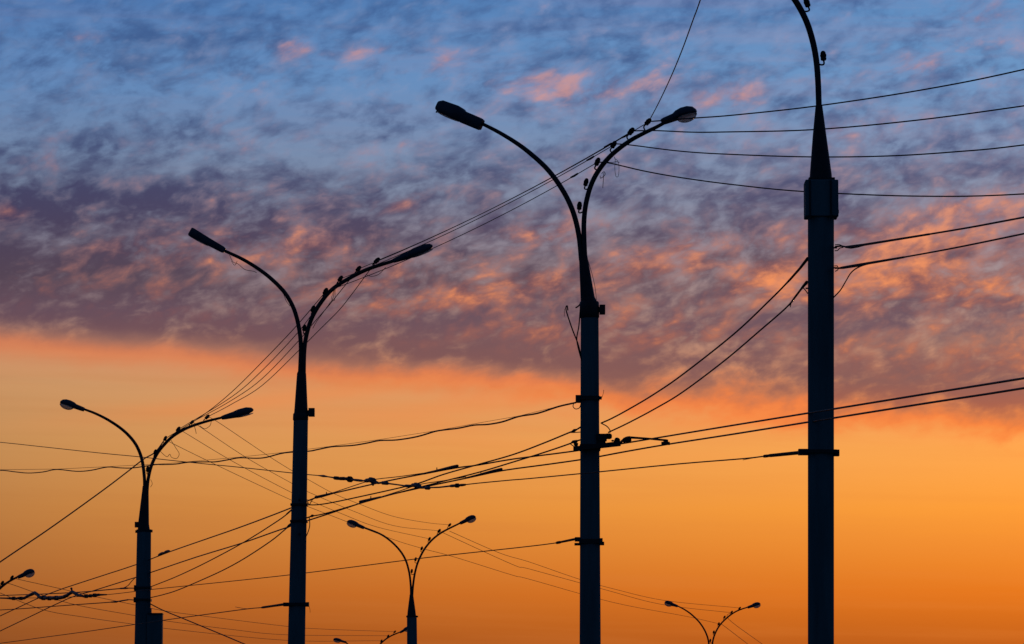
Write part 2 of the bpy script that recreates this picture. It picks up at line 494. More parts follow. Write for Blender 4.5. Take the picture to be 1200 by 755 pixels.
# ------------------------------------------------------------------ street lamps
def lamp_head(root, neck, tip, d0, d1, size, bowl):
    """housing lofted from the arm's end to its nose, with the glass hung under it"""
    a, b = at(neck[0], neck[1], d0), at(tip[0], tip[1], d1)
    ax = (b - a)
    L = ax.length
    ax.normalize()
    side = ax.cross(Vector((0, 0, 1))).normalized()
    up = side.cross(ax)
    #          along  half-width  top   bottom   (fractions of size)
    if bowl == 'bowl':
        st = [(0.0, .22, .20, .22), (.08, .26, .25, .25), (.36, .34, .33, .24), (.46, .52, .46, .22), (.62, .64, .54, .16), (.8, .60, .52, .14),
              (.93, .44, .38, .12), (1.0, .16, .14, .08)]
    elif bowl == 'box':
        st = [(0.0, .34, .42, .36), (.05, .42, .50, .44), (.42, .42, .50, .46), (.48, .60, .62, .42), (.60, .66, .68, .44), (.9, .64, .60, .40),
              (.98, .52, .42, .30), (1.0, .40, .32, .2)]
    elif bowl == 'slim':
        st = [(0.0, .26, .26, .26), (.06, .34, .36, .36), (.5, .40, .42, .44), (.92, .46, .52, .54), (.98, .44, .5, .5), (1.0, .38, .4, .42)]
    else:
        st = [(0.0, .22, .24, .22), (.1, .30, .32, .30), (.38, .46, .42, .42), (.55, .62, .56, .5), (.8, .64, .56, .40), (.95, .46, .36, .22), (1.0, .2, .12, .08)]
    n = 16
    vs, fs = [], []
    for t, w, h, lo in st:
        for k in range(n):
            an = 2 * math.pi * k / n
            c, s = math.cos(an), math.sin(an)
            e = 0.34 if bowl in ('box', 'slim') else 0.75
            c = math.copysign(abs(c) ** e, c)
            s = math.copysign(abs(s) ** e, s)
            vs.append(a + ax * (t * L) + side * (c * w * size) + up * (s * (h if s > 0 else lo) * size))
    for i in range(len(st) - 1):
        for k in range(n):
            fs.append((i * n + k, i * n + (k + 1) % n, (i + 1) * n + (k + 1) % n, (i + 1) * n + k))
    m = MB()
    m.add(vs, fs)
    m.add(vs[:n], [tuple(range(n))], False)
    m.add(vs[-n:], [tuple(range(n - 1, -1, -1))], False)
    head = m.build('lamp_head', MAT['housing'], root)
    # glass
    g = MB()
    vs, fs = [], []
    depth = {'bowl': 0.46, 'box': 0.14, 'slim': 0.10, 'long': 0.16}[bowl]
    lo = {'bowl': .14, 'box': .38, 'slim': .46, 'long': .38}[bowl]
    cen = a + ax * ((0.705 if bowl == 'bowl' else 0.70) * L) - up * (lo * size)
    hl, hw = 0.285 * L, (0.60 if bowl != 'slim' else 0.40) * size
    rings = 5
    for r in range(rings):
        ph = (math.pi / 2) * r / rings
        for k in range(14):
            an = 2 * math.pi * k / 14
            vs.append(cen + ax * (math.cos(an) * hl * math.cos(ph)) + side * (math.sin(an) * hw * math.cos(ph)) - up * (depth * size * math.sin(ph)))
    vs.append(cen - up * (depth * size))
    for r in range(rings - 1):
        for k in range(14):
            fs.append((r * 14 + k, r * 14 + (k + 1) % 14, (r + 1) * 14 + (k + 1) % 14, (r + 1) * 14 + k))
    for k in range(14):
        fs.append(((rings - 1) * 14 + k, (rings - 1) * 14 + (k + 1) % 14, rings * 14))
    fs.append(tuple(range(13, -1, -1)))
    g.add(vs, fs)
    g.build('lamp_glass', MAT['glass'], head)
    if bowl in ('bowl', 'box'):
        k = MB()
        k.tube([a + ax * (0.97 * L) - up * (lo * size * .9), a + ax * (0.97 * L) - up * (lo * size + .12 * size)], 0.07 * size, 6)
        k.build('latch', MAT['steel'], head)
    return head


def insulator(root, px, arm_pt, tangent, normal, s):
    """porcelain bobbin on a J-shaped hook welded to the arm"""
    c = px
    axis = (tangent * 0.75 + Vector((0, 0, 1)) * 0.45).normalized()
    m = MB()
    prof = [(-.07, .018), (-.066, .034), (-.05, .045), (-.03, .046), (-.02, .041), (-.008, .048), (.022, .050), (.034, .042), (.05, .041), (.068, .032), (.08, .018), (.083, .006)]
    m.lathe(c, axis, [(h * s, r * s) for h, r in prof], 10)
    ins = m.build('insulator', MAT['porcelain'], root)
    h = MB()
    off = c - arm_pt
    foot = arm_pt - axis * (0.05 * s)
    pts = [foot, foot + off * 0.35 - axis * (0.055 * s), foot + off * 0.75 - axis * (0.075 * s), c - axis * (0.115 * s), c - axis * (0.06 * s)]
    h.tube(curve([tuple(p) for p in pts], 4), 0.014 * s, 6)
    h.build('hook', MAT['steel'], ins)


def px_tube(m, pts, d, n=8, sub=5, dfun=None):
    """pts = (x, y, width in pixels); every point at depth d or dfun(x)"""
    cv = curve(pts, sub) if sub > 1 else pts
    P, rr = [], []
    for x, y, w in cv:
        dd = dfun(x) if dfun else d
        P.append(at(x, y, dd))
        rr.append(w / 2 * dd / F)
    m.tube(P, rr, n)
    return P


def street_lamp(d, axis, cone, arms, heads, ins, label, yaw=0.0, extra=None, jx=None):
    """axis: (x_top, y_top, x at 755, width top, width at 755)"""
    xt, yt, xb, wt, wb = axis
    top, low = at(xt, yt, d), at(xb, 755, d)
    k = (top.z + 0.0) / (top.z - low.z)
    base = Vector((top.x + (low.x - top.x) * k, d, 0.0))
    root = thing('street_lamp', label, 'street lamp', base, 'street lamps along the road')
    rt, rl = wt / 2 * d / F, wb / 2 * d / F
    rb = rt + (rl - rt) * k
    m = MB()
    m.tube([base + Vector((0, 0, -0.4)), base, top.lerp(base, 0.5), top], [rb, rb, (rt + rb) / 2, rt], 24)
    m.build('pole', MAT['concrete'], root)
    f = MB()
    f.tube([base + Vector((0, 0, 0.13)), base + Vector((0, 0, 0.30)), base + Vector((0, 0, 0.34))], [rb * 1.7, rb * 1.6, rb * 1.2], 20)
    f.build('base_plinth', MAT['concrete'], root)
    c = MB()
    px_tube(c, [(x, y, w) for x, y, w in cone], d, 18, 1)
    c.build('tapered_bracket', MAT['steel'], root)
    cx = jx if jx is not None else xt
    dfun = lambda x: d + yaw * (x - cx) * d / F
    arm_pts = []
    for a in arms:
        m = MB()
        arm_pts.append(px_tube(m, a, d, 12, 6, dfun))
        m.build('arm', MAT['steel'], root)
    for neck, tip, size, kind in heads:
        lamp_head(root, neck, tip, dfun(neck[0]), dfun(tip[0]), size, kind)
    for i, (x, y) in enumerate(ins):
        p = at(x, y, dfun(x))
        P = arm_pts[-1]
        j = min(range(1, len(P) - 1), key=lambda q: (P[q] - p).length)
        tan = (P[j + 1] - P[j - 1]).normalized()
        if tan.z < 0:
            tan = -tan
        insulator(root, p, P[j], tan, None, random.uniform(0.62, 0.72))
    if extra:
        extra(root, d)
    return root, dfun


def part(root, name, mat, fn):
    """every separate piece becomes an object of its own; the first is returned"""
    m = MB()
    fn(m)
    first = None
    cuts = m.starts + [(len(m.v), len(m.f))]
    for (v0, f0), (v1, f1) in zip(cuts, cuts[1:]):
        q = MB()
        q.v, q.s = m.v[v0:v1], m.s[f0:f1]
        q.f = [tuple(i - v0 for i in f) for f in m.f[f0:f1]]
        o = q.build(name, mat, root)
        first = first or o
    return first


def cable_px(m, pts, d, w, n=5, sub=5):
    px_tube(m, [(x, y, w) for x, y in pts], d, n, sub)


# nearest pole: one arm, square sleeve
def extra_near(root, d):
    def sleeve(m):
        m.pixel_box(943, 213, 981.3, 255.5, d, 0.30)
    s = part(root, 'sleeve', MAT['concrete'], sleeve)
    part(s, 'seam', MAT['steel'], lambda m: (m.pixel_box(948.5, 211, 950, 257, d - 0.155, 0.012), m.pixel_box(973, 211, 974.5, 257, d - 0.155, 0.012)))
    part(s, 'bolt', MAT['steel'], lambda m: (m.pixel_box(978, 251, 982.5, 254, d - 0.1, 0.03), m.pixel_box(980.6, 246, 983, 250, d, 0.03)))
    part(root, 'cap_plate', MAT['steel'], lambda m: m.pixel_box(947, 210, 977.5, 213.4, d, 0.26))

    def clamp(m):
        m.pixel_box(935.5, 526.5, 948, 533.4, d, 0.10)
        m.pixel_box(976, 527.4, 983.4, 534.6, d, 0.10)
        m.pixel_box(944.5, 528.2, 979.5, 532.2, d, 0.30)
    part(root, 'clamp', MAT['steel'], clamp)
    for yy in (290.5, 314, 305, 338):
        x0, x1 = (976, 981) if yy in (290.5, 314) else (944, 948)
        part(root, 'eye_bolt', MAT['steel'], lambda m: px_tube(m, [(x0, yy, 2), (x1, yy, 2)], d, 6, 1))


P4, D4 = street_lamp(49.6, (962, 215, 962, 31, 30.6),
    [(962, 216, 27), (961.8, 205, 26.2), (960.4, 160, 16.5), (959.7, 124, 8.2)],
    [[(959.7, 128, 7.2), (958.6, 95, 7.2), (956.2, 68, 7.3), (951.5, 45, 7.4), (944.5, 24, 7.4), (934, 4, 7.4), (921, -14, 7.2), (903, -34, 7), (881, -52, 6.6), (856, -67, 6), (838, -75, 5.4)]],
    [((839, -74.5), (797, -88), 0.16, 'bowl')],
    [(964.8, 66), (945.6, 3.5), (925, -31), (900, -57), (870, -79)],
    'thickest and closest lamp pole, with a square sleeve below one curved arm', yaw=0.12, extra=extra_near)


def extra_tall(root, d):
    part(root, 'sleeve', MAT['steel'], lambda m: px_tube(m, [(690.6, 353.5, 21), (690.6, 355, 23), (690.8, 372, 23.4), (690.8, 373, 21.6)], d, 20, 1))
    part(root, 'junction_box', MAT['steel'], lambda m: (m.pixel_box(702.6, 357.6, 709.2, 368.4, d, 0.11), m.pixel_box(700, 360, 703, 366, d, 0.06)))
    part(root, 'cable_stub', MAT['cable'], lambda m: (cable_px(m, [(681.5, 419), (677, 402), (671.5, 388), (666, 372), (663.2, 362), (664.6, 358.6), (665.4, 364)], d - 0.02, 1.7),
                                                     cable_px(m, [(682, 424), (677.5, 407), (676, 396), (678.2, 384), (679.5, 370), (680.4, 358)], d - 0.04, 1.6),
                                                     cable_px(m, [(661.4, 362), (661.2, 371)], d - 0.02, 0.8, 4)))
    part(root, 'cable', MAT['cable'], lambda m: (cable_px(m, [(689, 305), (694, 322), (697.5, 338), (698.8, 352), (697.5, 354)], d - 0.12, 0.8, 4),
                                                cable_px(m, [(681, 355), (677.5, 359), (674.3, 360.8)], d, 1.8)))

    part(root, 'cable_tangle', MAT['cable'], lambda m: (cable_px(m, [(712, 190), (717, 190.6), (722, 189.6), (726, 190.6)], d - .15, .8, 4),
                                                       cable_px(m, [(719.6, 183.6), (721, 188), (720.4, 196), (721.4, 205.6), (723, 207.6), (724.8, 205.6), (725.4, 196), (724, 189), (720, 185.6)], d - .15, .7, 4),
                                                       cable_px(m, [(705, 203.6), (708, 201.4), (709, 205), (704, 209), (703.2, 206)], d - .1, 1.0, 4),
                                                       cable_px(m, [(707.6, 203), (707, 211), (706.4, 220.6)], d - .1, 1.0, 4)))

    def clamp(m):
        m.pixel_box(674.5, 463.4, 682, 472, d, 0.10)
        m.pixel_box(679.5, 465, 702.6, 469.4, d, 0.26)
        m.pixel_box(701, 464.8, 705.2, 468.2, d, 0.06)
    part(root, 'clamp', MAT['steel'], clamp)
    part(root, 'cable_loop', MAT['cable'], lambda m: (cable_px(m, [(672.5, 472.5), (671.6, 476.5), (674.6, 479.4), (679, 478), (680.6, 473.5)], d, 1.1),
                                                     cable_px(m, [(705.5, 466), (707, 461), (707.6, 457)], d, 0.7, 4)))

    def crossarm(m):
        a, b = at(671.8, 526.2, d - 0.16), at(727.4, 520.0, d - 0.16)
        c = (a + b) / 2
        m.box(c, (b - a) / 2, Vector((0, 0.05, 0)), Vector((0, 0, 0.026)))
    ca = part(root, 'crossarm', MAT['steel'], crossarm)
    part(root, 'clamp', MAT['steel'], lambda m: m.pixel_box(679.3, 521.5, 703.6, 528, d, 0.265))
    part(ca, 'insulator', MAT['porcelain'], lambda m: (m.lathe(at(675, 522.8, d - .16), Vector((0, 0, 1)), [(0, .018), (.01, .026), (.03, .03), (.04, .014), (.05, .01)], 8),
                                                     m.lathe(at(718, 517.6, d - .16), Vector((0, 0, 1)), [(0, .012), (.012, .02), (.02, .008)], 8)))
    part(ca, 'insulator', MAT['porcelain'], lambda m: m.lathe(at(722.5, 518.4, d - .16), Vector((.35, 0, 1)), [(-.03, .022), (-.02, .034), (.03, .036), (.045, .03), (.055, .015)], 10))
    part(root, 'bracket_box', MAT['steel'], lambda m: (m.pixel_box(700, 508.8, 711, 517, d - .05, 0.12), m.pixel_box(700, 517, 709.6, 523.2, d - .05, 0.1)))
    part(root, 'insulator', MAT['porcelain'], lambda m: m.lathe(at(709, 511.4, d - .05), Vector((1, 0, 0)), [(0, .025), (.015, .034), (.055, .036), (.075, .028), (.082, .012)], 10))

    def rod(m):
        px_tube(m, [(727, 519.0, 3.4), (733, 513.8, 3.4), (738.5, 512.8, 3.6)], d - .3, 8, 3)
        px_tube(m, [(738, 512.8, 3), (760, 514.2, 2.5), (781.5, 516.2, 2.6)], d - .55, 8, 1)
    part(root, 'pull_off_arm', MAT['steel'], rod)
    part(root, 'insulator', MAT['porcelain'], lambda m: (m.lathe(at(730, 516.6, d - .3), Vector((.9, 0, .1)), [(0, .02), (.008, .034), (.02, .036), (.03, .02), (.045, .034), (.07, .036), (.085, .03), (.1, .012)], 10)))
    part(root, 'wire_clamp', MAT['steel'], lambda m: (m.pixel_box(775, 518, 785, 521.6, d - .6, 0.05), m.pixel_box(777.4, 515.4, 783, 519, d - .6, 0.045)))

    def lower(m):
        m.pixel_box(673.6, 629.8, 681, 634.6, d, 0.09)
        m.pixel_box(673.2, 636.6, 681, 639.2, d, 0.09)
        m.pixel_box(700.5, 631, 706.2, 635.6, d, 0.09)
        m.pixel_box(700.5, 635.2, 708, 639, d, 0.09)
        m.pixel_box(678.6, 632.4, 704.8, 637.6, d, 0.27)
    part(root, 'clamp', MAT['steel'], lower)


P3, D3 = street_lamp(60.0, (691, 356, 691.6, 21, 25),
    [(690.3, 357, 20.6), (688.6, 349, 17), (684.4, 310, 11.4), (683.2, 299, 10)],
    [[(681.4, 305, 6.4), (679, 280, 6.4), (674.2, 257, 6.3), (667, 237.3, 6.2), (655.8, 217.3, 6.1), (641.4, 198.4, 5.9), (624.6, 182.6, 5.6), (607, 169, 5.2), (585, 155.4, 4.6), (562, 143.6, 4.0)],
     [(685.4, 305, 6.4), (684.4, 280, 6.2), (684.3, 261, 6.1), (685.8, 244, 6.1), (688.9, 229, 6.1), (693.2, 215.6, 6), (699.8, 202.6, 6), (708.6, 190.4, 5.9), (717.9, 180.6, 5.8), (729, 171.6, 5.6), (741, 163.4, 5.3), (755, 156, 4.9), (769.8, 148.8, 4.5), (781, 142.6, 4)]],
    [((564.5, 147), (512.6, 124.6), 0.155, 'box'), ((775.5, 143), (816, 130), 0.165, 'bowl')],
    [(679, 241.6), (686.7, 214), (700, 189.9), (719, 169.8), (739.5, 154.2), (759.3, 143)],
    'tall twin arm lamp with a bracketed crossarm partway up its pole', yaw=-0.3, extra=extra_tall, jx=683)


def extra_mid(root, d):
    part(root, 'junction_box', MAT['steel'], lambda m: (m.pixel_box(361.6, 478.6, 368.8, 488.2, d, 0.12), m.pixel_box(359, 481, 362.4, 487, d, 0.07)))
    part(root, 'sleeve', MAT['steel'], lambda m: px_tube(m, [(352.4, 484.5, 17), (352.4, 486, 18.2), (352.2, 492, 18.4), (352.2, 493, 17.4)], d, 18, 1))
    part(root, 'cable', MAT['cable'], lambda m: (cable_px(m, [(269, 299), (273, 307), (279, 309.5), (287, 316), (297, 318), (301, 320)], d, 0.8, 4),
                                                cable_px(m, [(271, 306), (275, 311), (278, 306)], d, 0.7, 4),
                                                cable_px(m, [(332, 344), (335.5, 353), (340, 359)], d, 0.8, 4)))
    part(root, 'cable', MAT['cable'], lambda m: (cable_px(m, [(392, 340), (390, 350), (386, 356), (379, 366), (371, 377), (366.5, 385)], d - .05, 0.9, 4),
                                                cable_px(m, [(393, 339), (392, 352), (388.5, 350), (391, 341)], d - .05, 0.7, 4),
                                                cable_px(m, [(430, 322.6), (436, 324), (444, 321.5), (452, 313.5)], d - .05, 0.8, 4)))

    def clamp(m):
        m.pixel_box(332, 706.4, 340, 710.6, d, 0.11)
        m.pixel_box(356, 706, 362.3, 711, d, 0.11)
        m.pixel_box(336.5, 707, 359, 710, d, 0.30)
    part(root, 'clamp', MAT['steel'], clamp)
    part(root, 'clamp', MAT['steel'], lambda m: (m.pixel_box(340.6, 590.6, 360.6, 593, d, 0.25), m.pixel_box(340.2, 610, 360.4, 612.4, d, 0.25)))
    part(root, 'bolt', MAT['steel'], lambda m: (m.pixel_box(350, 584.5, 352, 586.5, d - .125, 0.04), m.pixel_box(350, 625, 352, 627, d - .125, 0.04)))
    part(root, 'cable', MAT['cable'], lambda m: (cable_px(m, [(362.5, 606), (363, 616), (360.5, 625), (358, 630)], d - .1, 1.2), cable_px(m, [(362, 710), (363.2, 714), (363.4, 718)], d, .6, 4)))


P2, D2 = street_lamp(72.6, (352.6, 486, 347.4, 17, 20.4),
    [(352.6, 488, 17), (352.8, 478, 15.6), (353.4, 438, 11), (353.6, 436, 9.6)],
    [[(351.6, 440, 5.4), (352.6, 407, 5.3), (350.6, 386, 5.2), (345.8, 366, 5.2), (338.6, 350.5, 5.1), (328.6, 337.2, 4.9), (310.5, 320.8, 4.6), (287, 305.4, 4.2), (262, 293.4, 3.6)],
     [(355.8, 440, 5.4), (356.6, 411, 5.3), (359.6, 391, 5.2), (366, 371.6, 5.2), (376.5, 354, 5.1), (388.5, 340, 5), (404.5, 329, 4.8), (430, 316, 4.6), (462, 305.6, 4.0)]],
    [((263.5, 294), (222.6, 271.2), 0.125, 'slim'), ((460.5, 306.2), (507, 288.2), 0.125, 'long')],
    [(356.6, 384.6), (366.8, 362.4), (381.4, 341.8), (398.8, 326.8), (420, 315.3), (441.6, 305.6)],
    'twin arm lamp with two long slim heads and a plain pole between wires', yaw=0.0, extra=extra_mid, jx=353.5)


def extra_cabinet(root, d):
    part(root, 'flange', MAT['steel'], lambda m: (px_tube(m, [(168.8, 620.8, 18), (168.8, 623.6, 18)], d, 18, 1), m.pixel_box(176, 621, 178.8, 624, d, 0.06), m.pixel_box(158.6, 621.6, 161, 624.6, d, 0.06)))
    part(root, 'junction_box', MAT['steel'], lambda m: m.pixel_box(158, 611.8, 163, 618.2, d, 0.09))

    def cab(m):
        m.pixel_box(172.5, 720.4, 190.6, 775, d, 0.28)
        m.pixel_box(173, 713, 177.4, 720.6, d, 0.2)
    c = part(root, 'control_cabinet', MAT['concrete'], cab)
    part(c, 'lid', MAT['steel'], lambda m: m.pixel_box(174.2, 718.9, 191.2, 720.6, d, 0.31))
    part(root, 'clamp', MAT['steel'], lambda m: (m.pixel_box(158.2, 688, 177.4, 690.6, d, 0.31), m.pixel_box(158, 702, 177.4, 704.6, d, 0.31), m.pixel_box(157, 686, 160, 692.6, d, 0.08), m.pixel_box(156.6, 700, 160, 706, d, 0.08)))
    part(root, 'cable', MAT['cable'], lambda m: (cable_px(m, [(187, 528), (192, 533), (196, 535.4), (199, 532.4), (201, 536), (207, 537.4), (210, 532), (206, 525), (201, 517), (199.6, 514.4)], d - .06, .8, 4),
                                                cable_px(m, [(228, 500), (229.5, 506), (230, 508.4)], d - .1, .9, 4),
                                                cable_px(m, [(234, 499), (240, 502.6), (246, 499), (247.6, 493.8)], d - .1, .8, 4),
                                                cable_px(m, [(176.6, 562), (178.4, 567), (176.4, 571)], d - .1, .7, 4)))


P1, D1 = street_lamp(96.8, (168.8, 622, 167, 16.6, 18.8),
    [(168.6, 623, 14.8), (168.2, 614, 13), (170.4, 575, 7.8), (170.6, 570, 7.2)],
    [[(169.4, 577, 4), (169.2, 560, 4), (166.6, 540, 4), (161.6, 525.6, 3.9), (154.5, 514.6, 3.8), (143.4, 503.6, 3.6), (128, 493, 3.4), (112, 484.8, 3.1), (97.5, 479.3, 2.8)],
     [(172.2, 577, 4), (173.6, 562, 4), (177.4, 546, 4), (184, 532, 3.9), (192.6, 521, 3.8), (203.4, 510.8, 3.7), (219.5, 501.6, 3.5), (239, 494.8, 3.2), (261, 489.2, 2.8)]],
    [((99, 480.2), (70.4, 471.4), 0.17, 'bowl'), ((259.6, 490), (297, 480.4), 0.15, 'long')],
    [(173, 550), (181.8, 530), (193.6, 514), (208.8, 503.2), (225, 495), (242.8, 488.8)],
    'twin arm lamp with a control cabinet strapped low on its pole', yaw=0.1, extra=extra_cabinet, jx=170.8)


def extra_flange(root, d):
    part(root, 'flange', MAT['steel'], lambda m: (px_tube(m, [(482.6, 721.6, 12.6), (482.6, 723.6, 12.6)], d, 16, 1), m.pixel_box(476, 721.8, 478, 723.6, d, 0.06), m.pixel_box(487.6, 721.8, 490, 723.6, d, 0.06)))


P5, D5 = street_lamp(125.5, (482.6, 722.5, 482.9, 11.6, 12),
    [(482.4, 723, 10.8), (482.3, 716, 9.4), (482.2, 699, 4.8), (482.2, 697, 4.6)],
    [[(481.6, 702, 2.6), (481.3, 686, 2.6), (479.2, 669.5, 2.5), (474.2, 654, 2.5), (464, 640, 2.4), (448, 627.2, 2.3), (426, 618, 2.0)],
     [(483, 702, 2.6), (484.1, 686, 2.6), (486.6, 670, 2.5), (491.4, 655, 2.5), (500.8, 639, 2.4), (515.6, 625.4, 2.3), (541, 612.2, 2.0)]],
    [((427, 618.8), (406.6, 611.6), 0.165, 'bowl'), ((539, 613.4), (557.6, 606), 0.165, 'bowl')],
    [(482.5, 669.4), (487, 655.6), (494.2, 642.9), (503.2, 631.8), (514.6, 622.4), (526.9, 615.4)],
    'small twin arm lamp below the hanging wire junction, flanged below its arms', yaw=0.0, extra=extra_flange, jx=482.4)

P6, D6 = street_lamp(165.0, (832.4, 800, 832.4, 9, 8.6),
    [(832.4, 801, 8), (832.4, 794, 7), (832.5, 774, 3.6), (832.5, 772, 3.4)],
    [[(831.6, 776, 2), (830.7, 755, 2), (827.4, 742.2, 2), (820.4, 730.4, 1.9), (811, 720.8, 1.9), (802, 714.4, 1.7), (793, 709.8, 1.5)],
     [(833.4, 776, 2), (834.8, 755, 2), (837.8, 743.2, 2), (844, 732.2, 1.9), (854, 722.4, 1.9), (864, 716, 1.7), (877.6, 711.2, 1.5)]],
    [((794.2, 710.6), (778.8, 706), 0.17, 'bowl'), ((876, 712), (891.2, 708), 0.17, 'bowl')],
    [(832.4, 750.8), (836.4, 741), (842.2, 731.2), (849, 723.4), (857.5, 717.4), (866.8, 712.8)],
    'tiny far twin arm lamp of which only arms and heads show', yaw=0.0, jx=832.5)

P7, D7 = street_lamp(180.0, (432, 836, 432, 8, 8),
    [(432, 837, 7.2), (432, 830, 6.4), (432, 812, 3.2), (432, 810, 3)],
    [[(431.4, 814, 1.9), (430.6, 796, 1.9), (426, 780, 1.9), (418, 766, 1.8), (405, 752.5, 1.6)],
     [(432.8, 814, 1.9), (433.6, 796, 1.9), (436, 776, 1.9), (440.5, 763, 1.9), (447, 753.6, 1.8), (457, 746, 1.7), (470, 740.4, 1.5)]],
    [((405.6, 752.8), (390.6, 749.4), 0.15, 'bowl'), ((468.6, 741.4), (481, 735.5), 0.16, 'bowl')],
    [(434.4, 769), (439.6, 758), (447, 751.2), (454.8, 745.4), (462.6, 740.6)],
    'farthest lamp, one arm peeping out behind the small flanged lamp pole', yaw=0.0, jx=432)

P8, D8 = street_lamp(115.0, (-22, 790, -22, 12, 12),
    [(-22, 791, 11), (-22, 783, 9.6), (-22, 752, 5), (-22, 750, 4.8)],
    [[(-23, 756, 3), (-24, 735, 3), (-30, 716, 2.9), (-44, 698, 2.8), (-66, 684, 2.4)],
     [(-21, 756, 3), (-19.6, 732, 3), (-16, 713, 3), (-9, 698.6, 3), (0, 689.6, 3), (9, 682.6, 2.7), (22, 675.4, 2.4)]],
    [((-65, 685), (-86, 677), 0.14, 'bowl'), ((20.8, 676.6), (40.4, 669.6), 0.17, 'bowl')],
    [(-22, 722), (-17, 704), (-8, 692), (2.6, 683.4), (14, 676.8)],
    'lamp head at the picture edge on an arm above the wire junction', yaw=0.0, jx=-22)


# ------------------------------------------------------------------ wires
def dep(knots):
    """depth along a wire: straight in space between its knots (x, depth)"""
    ks = sorted(knots)

    def f(x):
        if x <= ks[0][0]:
            (x0, d0), (x1, d1) = ks[0], ks[1]
        elif x >= ks[-1][0]:
            (x0, d0), (x1, d1) = ks[-2], ks[-1]
        else:
            for (x0, d0), (x1, d1) in zip(ks, ks[1:]):
                if x0 <= x <= x1:
                    break
        t = (x - x0) / (x1 - x0)
        return 1 / ((1 - t) / d0 + t / d1)
    return f


def wire(name, label, cat, pts, w, knots, group=None, mat='cable', sub=6, n=6, r=None):
    f = dep(knots)
    cv = curve(pts, sub)
    P = [at(x, y, f(x)) for x, y in cv]
    mid = P[len(P) // 2].y
    rad = r if r else w / 2 * mid / F
    m = MB()
    m.tube(P, rad, n)
    o = m.build(name, MAT[mat], origin=P[0])
    tag(o, label, cat, group)
    return o, f


def wpart(o, f, name, pts, mat='steel', n=8, sub=1, off=0.0):
    """a fitting on a wire: pts = (x, y, width px)"""
    m = MB()
    P, rr = [], []
    for x, y, w in (curve(pts, sub) if sub > 1 else pts):
        d = f(x) + off
        P.append(at(x, y, d))
        rr.append(w / 2 * d / F)
    m.tube(P, rr, n)
    return m.build(name, MAT[mat], o)


def sagged(a, b, sag, n=9):
    return [(a[0] + (b[0] - a[0]) * i / n, a[1] + (b[1] - a[1]) * i / n + 4 * sag * (i / n) * (1 - i / n)) for i in range(n + 1)]


LW = 'lighting wires between lamp arms'
ORD = ['topmost', 'second', 'third', 'lowest']
# tall lamp -> mid lamp
for (a, b), nth, sg in zip([((759.3, 143.5), (441.6, 305.8)), ((739.5, 154.6), (420, 315.4)), ((719, 170.2), (398.8, 327)), ((700, 190.4), (381.4, 342))], ORD, (8, 8, 8.5, 9.5)):
    o, f = wire('overhead_wire', '%s of four lighting wires from tall crossarm lamp to slim headed lamp' % nth, 'wire', sagged(a, b, sg), 0.9, [(a[0], D3(a[0])), (b[0], D2(b[0]))], LW)
    t = 0.085
    x, y = a[0] + (b[0] - a[0]) * t, a[1] + (b[1] - a[1]) * t + 4 * sg * t * (1 - t)
    wpart(o, f, 'splice', [(x + 4, y - 2.6, 2.2), (x, y, 2.6), (x - 4, y + 1.9, 2.0)], 'cable', 6)
# mid lamp -> cabinet lamp
for pts, nth in zip([
        [(441.6, 306), (428.5, 323), (413, 344), (397, 364), (373, 388), (350, 411), (307, 452), (271, 474), (243, 488.8)],
        [(420, 315.6), (400, 340), (385, 358.5), (368, 378), (349, 400.5), (307, 444), (271, 469.5), (225, 495)],
        [(398.8, 327.2), (372, 360), (348, 391), (307, 434.5), (271, 465.5), (209, 503.4)],
        [(381.4, 342.2), (347, 382.5), (307, 424.5), (271, 460), (236, 488), (193.6, 514.2)]], ['outermost', 'second', 'third', 'innermost']):
    wire('overhead_wire', '%s of four lighting wires from slim headed lamp down to cabinet lamp' % nth, 'wire', pts, 0.95, [(pts[0][0], D2(pts[0][0])), (pts[-1][0], D1(pts[-1][0]))], LW)
# cabinet lamp -> small lamp
for pts, nth in zip([
        [(242.8, 489), (253.9, 493.8), (310.8, 532), (341, 551), (360.6, 561.8), (390, 578), (420, 590.4), (460, 605), (500, 612.6), (526.9, 615.2)],
        [(225, 495.2), (232, 498.7), (288, 536), (341, 566), (361.5, 576.8), (416.4, 600), (461.6, 616.2), (514.6, 622.2)],
        [(208.8, 503.4), (216, 506.8), (273, 541), (341, 577), (365, 587.5), (400, 602), (441, 617.5), (503.2, 631.6)],
        [(193.6, 514.2), (203, 520.2), (266, 551), (341, 586), (365, 595.4), (400, 609), (461.6, 632.6), (494.2, 642.7)]], ORD):
    wire('overhead_wire', '%s of four thin lighting wires from cabinet lamp to small flanged lamp' % nth, 'wire', pts, 0.55, [(pts[0][0], D1(pts[0][0])), (pts[-1][0], D5(pts[-1][0]))], LW)
# small lamp -> tiny far lamp
for pts, nth in zip([
        [(526.9, 615.4), (523, 624.6), (585, 648), (620, 658.6), (678, 678.6), (722, 691), (780, 704), (866.8, 712.6)],
        [(514.6, 622.4), (600, 661.4), (620, 666.8), (707.5, 690.8), (773, 708), (846, 717), (857.5, 717.2)],
        [(494.2, 642.9), (531.4, 652.6), (600, 674), (620, 678.8), (718, 706), (802, 722), (842.2, 731)]], ['topmost', 'middle', 'lowest']):
    if nth == 'topmost':
        pts = [(526.9, 622.6)] + pts[2:]
    wire('overhead_wire', '%s of three thin lighting wires from small flanged lamp to tiny far lamp' % nth, 'wire', pts, 0.5, [(pts[0][0], D5(pts[0][0])), (pts[-1][0], D6(pts[-1][0]))], LW)
for pts, nth in zip([[(857.5, 717.2), (853.8, 725.6), (892.5, 754.4), (940, 789)], [(842.2, 731), (847.5, 733), (875.6, 754.4), (930, 796)]], ['upper', 'lower']):
    wire('overhead_wire', '%s of two thin wires dropping rightward from tiny far lamp' % nth, 'wire', pts, 0.55, [(840, 165), (940, 210)], LW)
